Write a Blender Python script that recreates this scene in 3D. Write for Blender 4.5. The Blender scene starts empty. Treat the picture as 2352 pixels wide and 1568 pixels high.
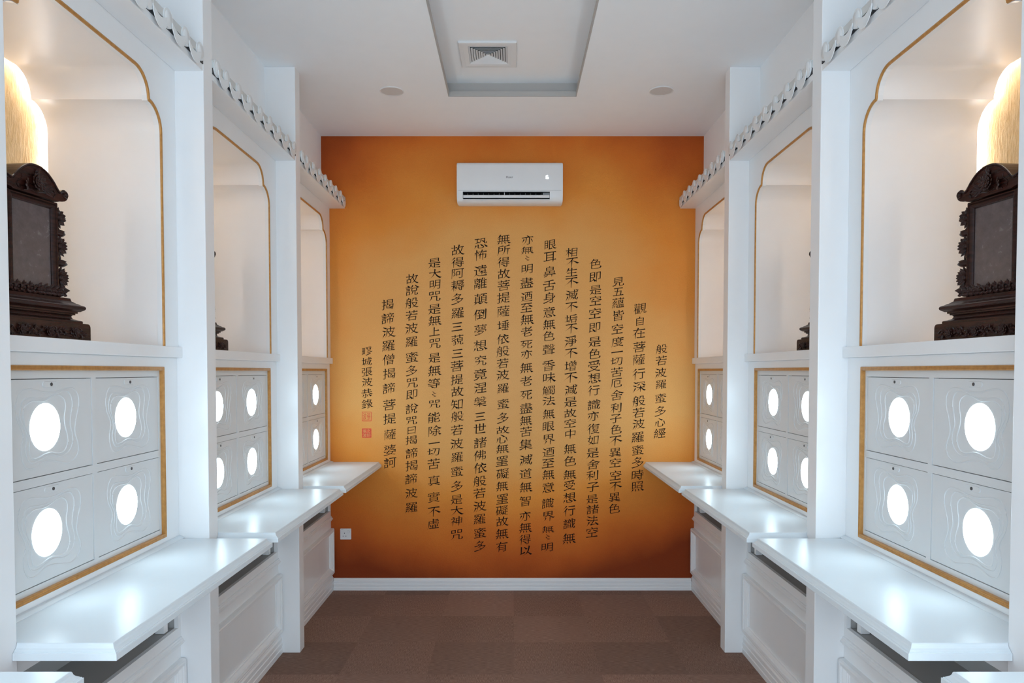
import bpy, bmesh, math, random
from mathutils import Vector, Matrix
from mathutils.geometry import delaunay_2d_cdt

random.seed(7)
PI = math.pi
SC = bpy.context.scene
COL = SC.collection

# ------------------------------------------------------------------ camera
F_PX, IMG_W, IMG_H = 1686.0, 2352, 1568
PITCH = math.atan(F_PX / 54000.0)
cam_data = bpy.data.cameras.new('camera')
cam_data.sensor_width = 36.0
cam_data.sensor_fit = 'HORIZONTAL'
cam_data.lens = 36.0 * F_PX / IMG_W
cam_data.shift_x = -1.0 / IMG_W
cam_data.shift_y = (904.64 - 784.0) / IMG_W
cam_data.clip_start = 0.05
cam = bpy.data.objects.new('camera', cam_data)
COL.objects.link(cam)
cam.location = (0, 0, 1.75)
cam.rotation_euler = (PI / 2 - PITCH, 0, 0)
SC.camera = cam

# ------------------------------------------------------------------ light, exposure
LAMP_COLOR = (0.68, 0.89, 1.0)
LAMP_POWER = 10.5
STRIP_COLOR = (0.84, 0.92, 1.0)
STRIP_POWER = 9.0
WORLD_COLOR = (0.72, 0.87, 1.0)
WORLD_POWER = 4.15
EXPOSURE = 0.72

world = bpy.data.worlds.new('world')
SC.world = world
world.use_nodes = True
bgn = world.node_tree.nodes['Background']
bgn.inputs[0].default_value = (*WORLD_COLOR, 1)
bgn.inputs[1].default_value = WORLD_POWER
vs = SC.view_settings
vs.view_transform = 'Standard'
vs.look = 'None'
vs.gamma = 1.0
vs.use_curve_mapping = False
vs.exposure = EXPOSURE
try:
    SC.cycles.use_denoising = True
    SC.cycles.max_bounces = 16
    SC.cycles.diffuse_bounces = 9
    SC.cycles.glossy_bounces = 5
    SC.cycles.sample_clamp_indirect = 6.0
    SC.cycles.caustics_reflective = False
except Exception:
    pass

# world fill light enters by the added opening behind the viewer: tell the renderer where that opening is
pl_ = bpy.data.lights.new('fill_portal', 'AREA')
pl_.shape = 'RECTANGLE'; pl_.size = 2.5; pl_.size_y = 2.45
pl_.cycles.is_portal = True
po_ = bpy.data.objects.new('fill_portal', pl_)
COL.objects.link(po_)
po_.location = (0, -1.75, 1.225)
po_.rotation_euler = (PI / 2, 0, 0)

# ------------------------------------------------------------------ room numbers (metres)
D = 5.83            # back wall
HC = 3.595          # ceiling
PW = 1.505          # upper side wall |x|
PP = 1.32           # pillar face |x|
PC = 1.45           # cabinet face |x|
PITCH_BAY = 1.337
BAYS = [5.229, 5.229 - PITCH_BAY, 5.229 - 2 * PITCH_BAY, 5.229 - 3 * PITCH_BAY]
HALF = 0.6205
Y_OPEN = -1.7
SILL0, SILL1 = 1.807, 1.853
CT = 1.027          # counter top

# ------------------------------------------------------------------ materials
def new_mat(name):
    m = bpy.data.materials.new(name)
    m.use_nodes = True
    nt = m.node_tree
    return m, nt, nt.nodes['Principled BSDF']

def N(nt, typ, **kw):
    n = nt.nodes.new(typ)
    for k, v in kw.items():
        setattr(n, k, v)
    return n

def L(nt, a, b):
    nt.links.new(a, b)

def objco(nt, scale=(1, 1, 1)):
    t = N(nt, 'ShaderNodeTexCoord')
    mp = N(nt, 'ShaderNodeMapping')
    mp.inputs['Scale'].default_value = scale
    L(nt, t.outputs['Object'], mp.inputs['Vector'])
    return mp.outputs['Vector']

def noise(nt, vec, scale, detail=4, rough=0.55):
    n = N(nt, 'ShaderNodeTexNoise')
    n.inputs['Scale'].default_value = scale
    n.inputs['Detail'].default_value = detail
    n.inputs['Roughness'].default_value = rough
    L(nt, vec, n.inputs['Vector'])
    return n.outputs['Fac']

def ramp(nt, fac, stops):
    r = N(nt, 'ShaderNodeValToRGB')
    el = r.color_ramp.elements
    while len(el) < len(stops):
        el.new(0.5)
    for e, (p, c) in zip(el, stops):
        e.position = p
        e.color = (*c, 1) if len(c) == 3 else c
    L(nt, fac, r.inputs['Fac'])
    return r.outputs['Color']

def bump(nt, bsdf, h, strength, dist):
    b = N(nt, 'ShaderNodeBump')
    b.inputs['Strength'].default_value = strength
    b.inputs['Distance'].default_value = dist
    L(nt, h, b.inputs['Height'])
    L(nt, b.outputs['Normal'], bsdf.inputs['Normal'])

def painted(name, col, rough, bumpy=0.0, var=0.008, scale=9.0, coat=0.0, spec=0.5):
    m, nt, b = new_mat(name)
    v = objco(nt)
    f = noise(nt, v, scale)
    lo = tuple(c * (1 - var) for c in col)
    hi = tuple(min(1, c * (1 + var)) for c in col)
    L(nt, ramp(nt, f, [(0.3, lo), (0.7, hi)]), b.inputs['Base Color'])
    b.inputs['Roughness'].default_value = rough
    b.inputs['Specular IOR Level'].default_value = spec
    if coat:
        b.inputs['Coat Weight'].default_value = coat
        b.inputs['Coat Roughness'].default_value = 0.12
    if bumpy:
        bump(nt, b, noise(nt, v, 160.0, 3), 0.25, bumpy)
    return m

M = {}
M['white'] = painted('white_lacquer', (0.84, 0.85, 0.86), 0.30)
M['white_matt'] = painted('white_wall_paint', (0.885, 0.905, 0.925), 0.75)
M['counter'] = painted('white_gloss_counter', (0.70, 0.75, 0.785), 0.27, bumpy=0.0002, spec=0.045)
M['door'] = painted('pale_grey_door', (0.70, 0.715, 0.72), 0.36, bumpy=0.0003)
M['lining'] = painted('cream_lacquer', (0.88, 0.866, 0.862), 0.34)
M['slot'] = painted('slot_grey', (0.40, 0.395, 0.39), 0.6)  # slot inside set darker than the cabinet white
M['rim'] = painted('rim_shade_paint', (0.46, 0.44, 0.42), 0.7)  # dark tone painted in for the shade on the tray faces
M['tile'] = painted('grey_white_glazed_tile', (0.78, 0.80, 0.81), 0.42)
M['filler'] = painted('grey_mortar', (0.62, 0.63, 0.62), 0.7)
M['plastic'] = painted('white_plastic', (0.78, 0.79, 0.80), 0.38, bumpy=0.0, var=0.01)
M['dark_plastic'] = painted('dark_plastic', (0.015, 0.015, 0.017), 0.5, bumpy=0.0)
M['grey_plastic'] = painted('grey_plastic', (0.33, 0.34, 0.35), 0.5, bumpy=0.0)
M['gap'] = painted('shadow_gap_black', (0.05, 0.05, 0.055), 0.8, bumpy=0.0)
M['steel'] = painted('brushed_steel', (0.55, 0.56, 0.57), 0.3, bumpy=0.0)
M['key'] = painted('dark_lock_core', (0.06, 0.06, 0.065), 0.35, bumpy=0.0)
M['disc'] = painted('grey_ceiling_disc', (0.62, 0.61, 0.60), 0.6, bumpy=0.0)
M['ink'] = painted('black_ink', (0.010, 0.007, 0.007), 0.8, bumpy=0.0, spec=0.1)
M['seal'] = painted('vermilion_seal_ink', (0.72, 0.085, 0.03), 0.7, bumpy=0.0, var=0.2, scale=120)
M['seal_gap'] = painted('bare_paper', (0.72, 0.38, 0.13), 0.8, bumpy=0.0)
M['logo'] = painted('dark_grey_print', (0.04, 0.04, 0.045), 0.5, bumpy=0.0)

def make_gold():
    m, nt, b = new_mat('gold_trim')
    v = objco(nt, (1, 1, 1))
    f = noise(nt, v, 60.0, 5)
    L(nt, ramp(nt, f, [(0.25, (0.42, 0.19, 0.045)), (0.75, (0.60, 0.30, 0.085))]), b.inputs['Base Color'])
    b.inputs['Roughness'].default_value = 0.36
    b.inputs['Metallic'].default_value = 0.25
    bump(nt, b, f, 0.2, 0.0005)
    return m
M['gold'] = make_gold()

def make_wood():
    m, nt, b = new_mat('dark_carved_rosewood')
    v = objco(nt, (6, 1, 14))
    f = noise(nt, v, 7.0, 6, 0.6)
    L(nt, ramp(nt, f, [(0.25, (0.013, 0.0042, 0.0030)), (0.8, (0.050, 0.0150, 0.0105))]), b.inputs['Base Color'])
    b.inputs['Roughness'].default_value = 0.26
    b.inputs['Specular IOR Level'].default_value = 0.28
    bump(nt, b, noise(nt, objco(nt), 90.0, 4), 0.3, 0.0012)
    return m
M['wood'] = make_wood()

def make_glass():
    m, nt, b = new_mat('dusty_dark_glass')
    v = objco(nt)
    f = noise(nt, v, 30.0, 8, 0.7)
    L(nt, ramp(nt, f, [(0.35, (0.100, 0.080, 0.084)), (0.75, (0.145, 0.122, 0.124))]), b.inputs['Base Color'])
    L(nt, ramp(nt, f, [(0.3, (0.16,) * 3), (0.8, (0.34,) * 3)]), b.inputs['Roughness'])
    return m
M['glass'] = make_glass()

def emit(name, col, power):
    m, nt, b = new_mat(name)
    b.inputs['Base Color'].default_value = (0.8, 0.8, 0.8, 1)
    b.inputs['Emission Color'].default_value = (*col, 1)
    b.inputs['Emission Strength'].default_value = power
    v = objco(nt)
    L(nt, ramp(nt, noise(nt, v, 20.0, 2), [(0.3, (0.78, 0.78, 0.78)), (0.7, (0.82, 0.82, 0.82))]), b.inputs['Base Color'])
    return m
M['lamp'] = emit('glowing_round_lamp', LAMP_COLOR, LAMP_POWER)
M['lamp'].cycles.emission_sampling = 'FRONT'
M['strip'] = emit('led_strip', STRIP_COLOR, STRIP_POWER)
M['digits'] = emit('display_digits', (0.85, 0.95, 1.0), 0.9)

M['digits'].cycles.emission_sampling = 'NONE'

def make_orange_wall():
    """parchment paper print, tan cloud running to rust, with lamp light and corner shade painted in"""
    m, nt, b = new_mat('orange_mottled_paper')
    v = objco(nt)
    big = noise(nt, v, 1.1, 2, 0.5)
    mid = noise(nt, v, 3.6, 6, 0.62)
    sep = N(nt, 'ShaderNodeSeparateXYZ')
    L(nt, v, sep.inputs[0])
    def math_(op, a, b_):
        n = N(nt, 'ShaderNodeMath', operation=op)
        for k, q in enumerate((a, b_)):
            if isinstance(q, (int, float)): n.inputs[k].default_value = q
            else: L(nt, q, n.inputs[k])
        return n.outputs[0]
    # elliptical print layout, also carrying painted lamp light and corner shade
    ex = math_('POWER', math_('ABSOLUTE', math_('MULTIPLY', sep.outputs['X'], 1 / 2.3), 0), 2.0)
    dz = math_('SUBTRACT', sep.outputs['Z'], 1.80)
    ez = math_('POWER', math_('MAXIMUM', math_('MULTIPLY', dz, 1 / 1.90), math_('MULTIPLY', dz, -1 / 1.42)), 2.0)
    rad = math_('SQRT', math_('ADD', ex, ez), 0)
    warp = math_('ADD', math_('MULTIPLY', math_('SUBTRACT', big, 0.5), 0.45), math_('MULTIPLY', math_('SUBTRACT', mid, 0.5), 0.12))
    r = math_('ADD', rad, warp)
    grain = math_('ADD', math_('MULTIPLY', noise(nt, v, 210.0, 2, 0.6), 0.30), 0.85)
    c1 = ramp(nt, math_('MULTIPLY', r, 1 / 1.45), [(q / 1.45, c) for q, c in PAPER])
    fib = noise(nt, objco(nt, (60, 60, 260)), 1.0, 4, 0.7)
    fl = ramp(nt, fib, [(0.62, (0, 0, 0)), (0.78, (1, 1, 1))])
    mc = N(nt, 'ShaderNodeMix', data_type='RGBA')
    mf = math_('MULTIPLY', fl, 0.34)
    L(nt, mf, mc.inputs[0]); L(nt, c1, mc.inputs[6])
    mc.inputs[7].default_value = (0.72, 0.36, 0.11, 1)
    hs = N(nt, 'ShaderNodeHueSaturation')
    L(nt, mc.outputs[2], hs.inputs['Color']); L(nt, grain, hs.inputs['Value'])
    L(nt, hs.outputs[0], b.inputs['Base Color'])
    b.inputs['Roughness'].default_value = 0.72
    b.inputs['Specular IOR Level'].default_value = 0.25
    h = math_('ADD', noise(nt, v, 70.0, 5, 0.7), fib)
    bump(nt, b, h, 0.6, 0.005)
    return m
PAPER = [(0.10, (0.78, 0.410, 0.145)), (0.55, (0.79, 0.39, 0.115)), (0.76, (0.78, 0.285, 0.045)), (0.94, (0.67, 0.175, 0.021)), (1.08, (0.50, 0.100, 0.012)), (1.24, (0.25, 0.038, 0.005))]  # tan-to-rust print colours, partly painted lamp light and shade
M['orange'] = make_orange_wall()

def make_niche_back():
    m, nt, b = new_mat('ochre_textured_plaster')
    v = objco(nt, (1, 3.2, 0.8))
    f = noise(nt, v, 26.0, 6, 0.65)
    L(nt, ramp(nt, f, [(0.3, (0.64, 0.38, 0.13)), (0.7, (0.80, 0.55, 0.26))]), b.inputs['Base Color'])
    b.inputs['Roughness'].default_value = 0.7
    bump(nt, b, f, 0.8, 0.012)
    return m
M['ochre'] = make_niche_back()

def make_carpet():
    m, nt, b = new_mat('brown_carpet_tiles')
    t = N(nt, 'ShaderNodeTexCoord')
    mp = N(nt, 'ShaderNodeMapping')
    mp.inputs['Location'].default_value = (-0.01 / 0.505, -4.69 / 0.505, 0)
    mp.inputs['Scale'].default_value = (1 / 0.505, 1 / 0.505, 1)
    L(nt, t.outputs['Object'], mp.inputs['Vector'])
    fl = N(nt, 'ShaderNodeVectorMath', operation='FLOOR')
    L(nt, mp.outputs[0], fl.inputs[0])
    wn = N(nt, 'ShaderNodeTexWhiteNoise', noise_dimensions='3D')
    L(nt, fl.outputs[0], wn.inputs['Vector'])
    ck = N(nt, 'ShaderNodeTexChecker')
    ck.inputs['Scale'].default_value = 1.0
    ofs = N(nt, 'ShaderNodeVectorMath', operation='ADD')
    ofs.inputs[1].default_value = (0.5, 0.5, 0.5)
    L(nt, fl.outputs[0], ofs.inputs[0])
    L(nt, ofs.outputs[0], ck.inputs['Vector'])
    na = noise(nt, objco(nt, (26, 380, 1)), 1.0, 5, 0.65)
    nb = noise(nt, objco(nt, (380, 26, 1)), 1.0, 5, 0.65)
    mx = N(nt, 'ShaderNodeMix', data_type='FLOAT')
    L(nt, ck.outputs['Fac'], mx.inputs[0]); L(nt, na, mx.inputs[2]); L(nt, nb, mx.inputs[3])
    c = ramp(nt, mx.outputs[0], [(0.28, (0.155, 0.088, 0.066)), (0.52, (0.300, 0.183, 0.140)), (0.75, (0.46, 0.315, 0.25))])
    hs = N(nt, 'ShaderNodeHueSaturation')
    mr = N(nt, 'ShaderNodeMapRange')
    mr.inputs['To Min'].default_value = 0.82
    mr.inputs['To Max'].default_value = 1.14
    L(nt, wn.outputs['Value'], mr.inputs['Value'])
    L(nt, mr.outputs[0], hs.inputs['Value'])
    L(nt, c, hs.inputs['Color'])
    L(nt, hs.outputs[0], b.inputs['Base Color'])
    b.inputs['Roughness'].default_value = 0.95
    b.inputs['Specular IOR Level'].default_value = 0.15
    bump(nt, b, mx.outputs[0], 0.6, 0.006)
    return m
M['carpet'] = make_carpet()

# ------------------------------------------------------------------ object helpers
def tag(o, label=None, cat=None, group=None, kind=None):
    if label: o['label'] = label
    if cat: o['category'] = cat
    if group: o['group'] = group
    if kind: o['kind'] = kind
    return o

def empty(name, loc, rz=0.0, label=None, cat=None, group=None):
    o = bpy.data.objects.new(name, None)
    o.empty_display_size = 0.1
    COL.objects.link(o)
    o.location = loc
    o.rotation_euler = (0, 0, rz)
    return tag(o, label, cat, group)

class MB:
    """collects shapes; T maps builder coordinates to the object's local ones"""
    def __init__(self, T=None):
        self.bm = bmesh.new()
        self.T = T or (lambda a, b, c: (a, b, c))
    def v(self, a, b, c):
        return self.bm.verts.new(self.T(a, b, c))
    def f(self, vs):
        try:
            return self.bm.faces.new(vs)
        except ValueError:
            return None
    def box(self, a0, a1, b0, b1, c0, c1):
        V = [self.v(a, b, c) for a in (a0, a1) for b in (b0, b1) for c in (c0, c1)]
        for q in ((0, 1, 3, 2), (4, 6, 7, 5), (0, 4, 5, 1), (2, 3, 7, 6), (0, 2, 6, 4), (1, 5, 7, 3)):
            self.f([V[i] for i in q])
    def loft(self, rings, cap=True, close=True):
        R = [[self.v(*p) for p in r] for r in rings]
        n = len(R[0])
        for i in range(len(R) - 1):
            for j in range(n if close else n - 1):
                k = (j + 1) % n
                self.f([R[i][j], R[i][k], R[i + 1][k], R[i + 1][j]])
        if cap:
            self.f(R[0]); self.f(R[-1][::-1])
    def sweep_rect(self, u0, u1, z0, z1, prof):
        """closed profile of (inset, p) swept round a rectangle in the u-z plane, mitred"""
        rings = []
        for (d, p) in prof:
            rings.append([(p, u0 + d, z0 + d), (p, u1 - d, z0 + d), (p, u1 - d, z1 - d), (p, u0 + d, z1 - d)])
        rings.append(rings[0])
        self.loft(rings, cap=False)
    def extrude(self, outline, a0, a1, order):
        """outline of 2-D points extruded from a0 to a1; order builds (a,b,c) from (x, y, a)"""
        self.loft([[order(x, y, a0) for x, y in outline], [order(x, y, a1) for x, y in outline]])
    def tube(self, pts, r, n=8, closed=False, taper=None):
        P = [Vector(p) for p in pts]
        m = len(P)
        rings = []
        up = Vector((0.13, 0.31, 0.94)).normalized()
        for i in range(m):
            a = P[(i - 1) % m] if (closed or i > 0) else P[0]
            b = P[(i + 1) % m] if (closed or i < m - 1) else P[-1]
            t = (b - a)
            if t.length < 1e-9: t = Vector((0, 0, 1))
            t.normalize()
            s = t.cross(up)
            if s.length < 1e-3: s = t.cross(Vector((1, 0, 0)))
            s.normalize(); w = s.cross(t)
            rr = r if taper is None else r * taper(i / max(1, m - 1))
            rings.append([tuple(P[i] + s * (rr * math.cos(2 * PI * k / n)) + w * (rr * math.sin(2 * PI * k / n))) for k in range(n)])
        if closed: rings.append(rings[0])
        self.loft(rings, cap=not closed)
    def ball(self, c, r, nu=8, nv=5):
        """ellipsoid, r = (rx, ry, rz)"""
        rings = []
        for i in range(nv + 1):
            th = PI * (0.04 + 0.92 * i / nv)
            rings.append([(c[0] + r[0] * math.sin(th) * math.cos(2 * PI * k / nu), c[1] + r[1] * math.sin(th) * math.sin(2 * PI * k / nu), c[2] + r[2] * math.cos(th)) for k in range(nu)])
        self.loft(rings)
    def petal(self, base, direction, length, width, thick, nu=6, nv=6):
        d = Vector(direction).normalized()
        s = d.cross(Vector((1, 0, 0)))
        if s.length < 1e-3: s = Vector((0, 1, 0))
        s.normalize(); w = s.cross(d)
        B = Vector(base); rings = []
        for i in range(nv + 1):
            t = i / nv
            k = math.sin(PI * min(1, 0.12 + 0.88 * t)) ** 0.8 if t < 1 else 0.03
            c = B + d * (length * t) + w * (0.18 * length * t * t)
            rings.append([tuple(c + s * (width * k * math.cos(2 * PI * q / nu)) + w * (thick * k * math.sin(2 * PI * q / nu))) for q in range(nu)])
        self.loft(rings)
    def disc(self, c, axis, r, h, n=40, dome=0.0, r2=None):
        """short cylinder along local axis index (0/1/2) starting at c, height h, optional dome"""
        r2 = r if r2 is None else r2
        def ring(rr, hh):
            out = []
            for k in range(n):
                a = 2 * PI * k / n
                q = [c[0], c[1], c[2]]
                i, j = [(1, 2), (0, 2), (0, 1)][axis]
                q[axis] += hh; q[i] += rr * math.cos(a); q[j] += rr * math.sin(a)
                out.append(tuple(q))
            return out
        rings = [ring(r, 0), ring(r2, h)]
        if dome:
            for k in (0.8, 0.5, 0.15):
                rings.append(ring(r2 * k, h + dome * (1 - k * k)))
        self.loft(rings)
    def addmesh(self, verts, faces):
        V = [self.v(*p) for p in verts]
        for q in faces: self.f([V[i] for i in q])
    def build(self, name, mat, parent=None, bevel=0.0, smooth=False, auto=None, loc=None):
        bmesh.ops.recalc_face_normals(self.bm, faces=self.bm.faces)
        me = bpy.data.meshes.new(name)
        self.bm.to_mesh(me); self.bm.free()
        me.materials.append(M[mat])
        if smooth or auto:
            for p in me.polygons: p.use_smooth = True
            if auto:
                me.set_sharp_from_angle(angle=math.radians(auto))
        o = bpy.data.objects.new(name, me)
        COL.objects.link(o)
        if parent: o.parent = parent
        if loc: o.location = loc
        if bevel:
            b = o.modifiers.new('bevel', 'BEVEL')
            b.width = bevel; b.segments = 2; b.limit_method = 'ANGLE'; b.angle_limit = math.radians(40)
        return o

def fill2d(loops):
    """triangulated fill of 2-D loops (holes by even-odd)"""
    cu = bpy.data.curves.new('tmp', 'CURVE')
    cu.dimensions = '2D'; cu.fill_mode = 'BOTH'
    for lp in loops:
        s = cu.splines.new('POLY')
        s.points.add(len(lp) - 1)
        for q, (x, y) in zip(s.points, lp): q.co = (x, y, 0, 1)
        s.use_cyclic_u = True
    o = bpy.data.objects.new('tmp', cu)
    COL.objects.link(o)
    dg = bpy.context.evaluated_depsgraph_get()
    ev = o.evaluated_get(dg)
    me = ev.to_mesh()
    V = [(v.co.x, v.co.y) for v in me.vertices]
    Fc = [tuple(p.vertices) for p in me.polygons]
    ev.to_mesh_clear()
    bpy.data.objects.remove(o); bpy.data.curves.remove(cu)
    return V, Fc

def area2(lp):
    return 0.5 * sum(lp[k - 1][0] * lp[k][1] - lp[k][0] * lp[k - 1][1] for k in range(len(lp)))

def inside(p, lp):
    c = False
    for k in range(len(lp)):
        (x0, y0), (x1, y1) = lp[k - 1], lp[k]
        if (y0 > p[1]) != (y1 > p[1]) and p[0] < (x1 - x0) * (p[1] - y0) / (y1 - y0) + x0: c = not c
    return c

def fill_cdt(loops):
    """robust fill for contours that may cross themselves after brush shaping"""
    vs_, es = [], []
    for lp in loops:
        k = len(vs_)
        n = len(lp)
        vs_ += [Vector((x * 1000, y * 1000)) for x, y in lp]
        es += [(k + i, k + (i + 1) % n) for i in range(n)]
    r = delaunay_2d_cdt(vs_, es, [], 0, 1e-4)
    V = [(v.x / 1000, v.y / 1000) for v in r[0]]
    keep = []
    for f in r[2]:
        c = (sum(V[q][0] for q in f) / len(f), sum(V[q][1] for q in f) / len(f))
        if inside(c, loops[0]) and not any(inside(c, h) for h in loops[1:]): keep.append(tuple(f))
    return V, keep

def split_contours(loops):
    """overlapping strokes: one group per outer contour, holes go to the outer that holds them"""
    big = max(loops, key=lambda l: abs(area2(l)))
    sg = area2(big) > 0
    outs = [[l] for l in loops if (area2(l) > 0) == sg]
    for h in loops:
        if (area2(h) > 0) == sg: continue
        best = None
        for g in outs:
            if inside(h[0], g[0]) and (best is None or abs(area2(g[0])) < abs(area2(best[0]))): best = g
        if best: best.append(h)
    return outs

PLATES = {}
def plate(mb, loops, a0, a1, order, key=None):
    """solid plate with holes between a0 and a1"""
    if key is None or key not in PLATES:
        r = fill2d(loops)
        if key: PLATES[key] = r
    else:
        r = PLATES[key]
    V, Fc = r
    for a in (a0, a1):
        mb.addmesh([order(x, y, a) for x, y in V], Fc)
    for lp in loops:
        n = len(lp)
        A = [mb.v(*order(x, y, a0)) for x, y in lp]
        B = [mb.v(*order(x, y, a1)) for x, y in lp]
        for i in range(n):
            mb.f([A[i], A[(i + 1) % n], B[(i + 1) % n], B[i]])
    bmesh.ops.remove_doubles(mb.bm, verts=mb.bm.verts, dist=1e-5)

def rect(x0, x1, y0, y1):
    return [(x0, y0), (x1, y0), (x1, y1), (x0, y1)]

def ring_circle(cx, cy, r, n=48):
    return [(cx + r * math.cos(2 * PI * k / n), cy + r * math.sin(2 * PI * k / n)) for k in range(n)]

def dup(o, parent=None):
    c = o.copy(); COL.objects.link(c)
    if parent is not None: c.parent = parent
    for ch in list(o.children): dup(ch, c)
    return c

PUZ = lambda x, y, a: (a, x, y)          # outline (u, z), extruded along p

# ------------------------------------------------------------------ setting
mb = MB()
mb.box(-2.1, 2.1, Y_OPEN, D + 0.1, -0.1, 0.0)
tag(mb.build('floor', 'carpet'), 'brown carpet tiles laid in alternating directions', 'floor', kind='structure')

# ceiling with the sunk tray
RX, RY0, RY1, RZ = 0.4255, 0.4, 4.995, HC + 0.107
mb = MB()
XY = lambda x, y, a: (x, y, a)
plate(mb, [rect(-2.1, 2.1, Y_OPEN, D + 0.1), rect(-RX - .006, RX + .006, RY0, RY1 + .006)], HC, HC + 0.036, XY)
g = 0.05
mb.box(-RX - g - .05, RX + g + .05, RY0 - g - .05, RY1 + g + .05, RZ, RZ + 0.05)
tag(mb.build('ceiling', 'white_matt'), 'white ceiling with a long sunk tray in the middle', 'ceiling', kind='structure')

mb = MB()
mb.box(-RX - g - .03, -RX - g, RY0 - g, RY1 + g, HC + 0.036, RZ)
mb.box(RX + g, RX + g + .03, RY0 - g, RY1 + g, HC + 0.036, RZ)
mb.box(-RX - g - .03, RX + g + .03, RY1 + g, RY1 + g + .03, HC + 0.036, RZ)
mb.box(-RX - g - .03, RX + g + .03, RY0 - g - .03, RY0 - g, HC + 0.036, RZ)
mb.box(-RX - .0055, -RX, RY0, RY1 + .0055, HC + .0003, HC + 0.0365)
mb.box(RX, RX + .0055, RY0, RY1 + .0055, HC + .0003, HC + 0.0365)
mb.box(-RX, RX, RY1, RY1 + .0055, HC + .0003, HC + 0.0365)
tag(mb.build('trim_1', 'rim'), 'rim round the sunk ceiling tray, shade painted into its colour', 'trim', kind='structure')

for s, nm in ((-1, 'wall_left'), (1, 'wall_right')):
    mb = MB(lambda p, u, z, s=s: (s * p, u, z))
    prof = [(PW, HC), (PW, 3.075), (2.02, 3.075), (2.02, 0.0), (2.10, 0.0), (2.10, HC)]
    mb.extrude(prof, Y_OPEN, D, lambda x, y, a: (x, a, y))
    tag(mb.build(nm, 'white_matt'), 'white %s wall above the niches' % nm[5:], 'wall', kind='structure')

# unseen end wall, added with an opening to shape the world's fill light
mb = MB()
plate(mb, [rect(-2.1, 2.1, 0.0, HC), rect(-1.25, 1.25, 0.0005, 2.45)], Y_OPEN - 0.1, Y_OPEN, lambda x, y, a: (x, a, y))
tag(mb.build('wall_front', 'white_matt'), 'unseen white end wall, added with an opening to shape the fill light', 'wall', kind='structure')

wb = MB()
wb.box(-2.1, 2.1, 0, 0.1, 0, HC)
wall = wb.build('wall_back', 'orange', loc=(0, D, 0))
tag(wall, 'orange mottled end wall covered with columns of black calligraphy', 'wall', kind='structure')

# baseboard of the end wall (profile in y, z)
mb = MB()
bb = [(0, 0), (-0.020, 0), (-0.020, 0.024), (-0.016, 0.027), (-0.016, 0.034), (-0.020, 0.037), (-0.020, 0.050), (-0.015, 0.053), (-0.015, 0.058),
      (-0.018, 0.061), (-0.018, 0.078), (-0.010, 0.085), (-0.010, 0.090), (-0.004, 0.096), (0, 0.096)]
mb.extrude(bb, -1.4275, 1.4275, lambda x, y, a: (a, D + x - 0.0005, y))
tag(mb.build('baseboard_back', 'white'), 'white grooved baseboard under the orange wall', 'baseboard', kind='structure')

# ------------------------------------------------------------------ calligraphy on the end wall
GL = {}
_tc = bpy.data.curves.new('tmp_text', 'FONT')
_to = bpy.data.objects.new('tmp_text', _tc)
COL.objects.link(_to)

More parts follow.
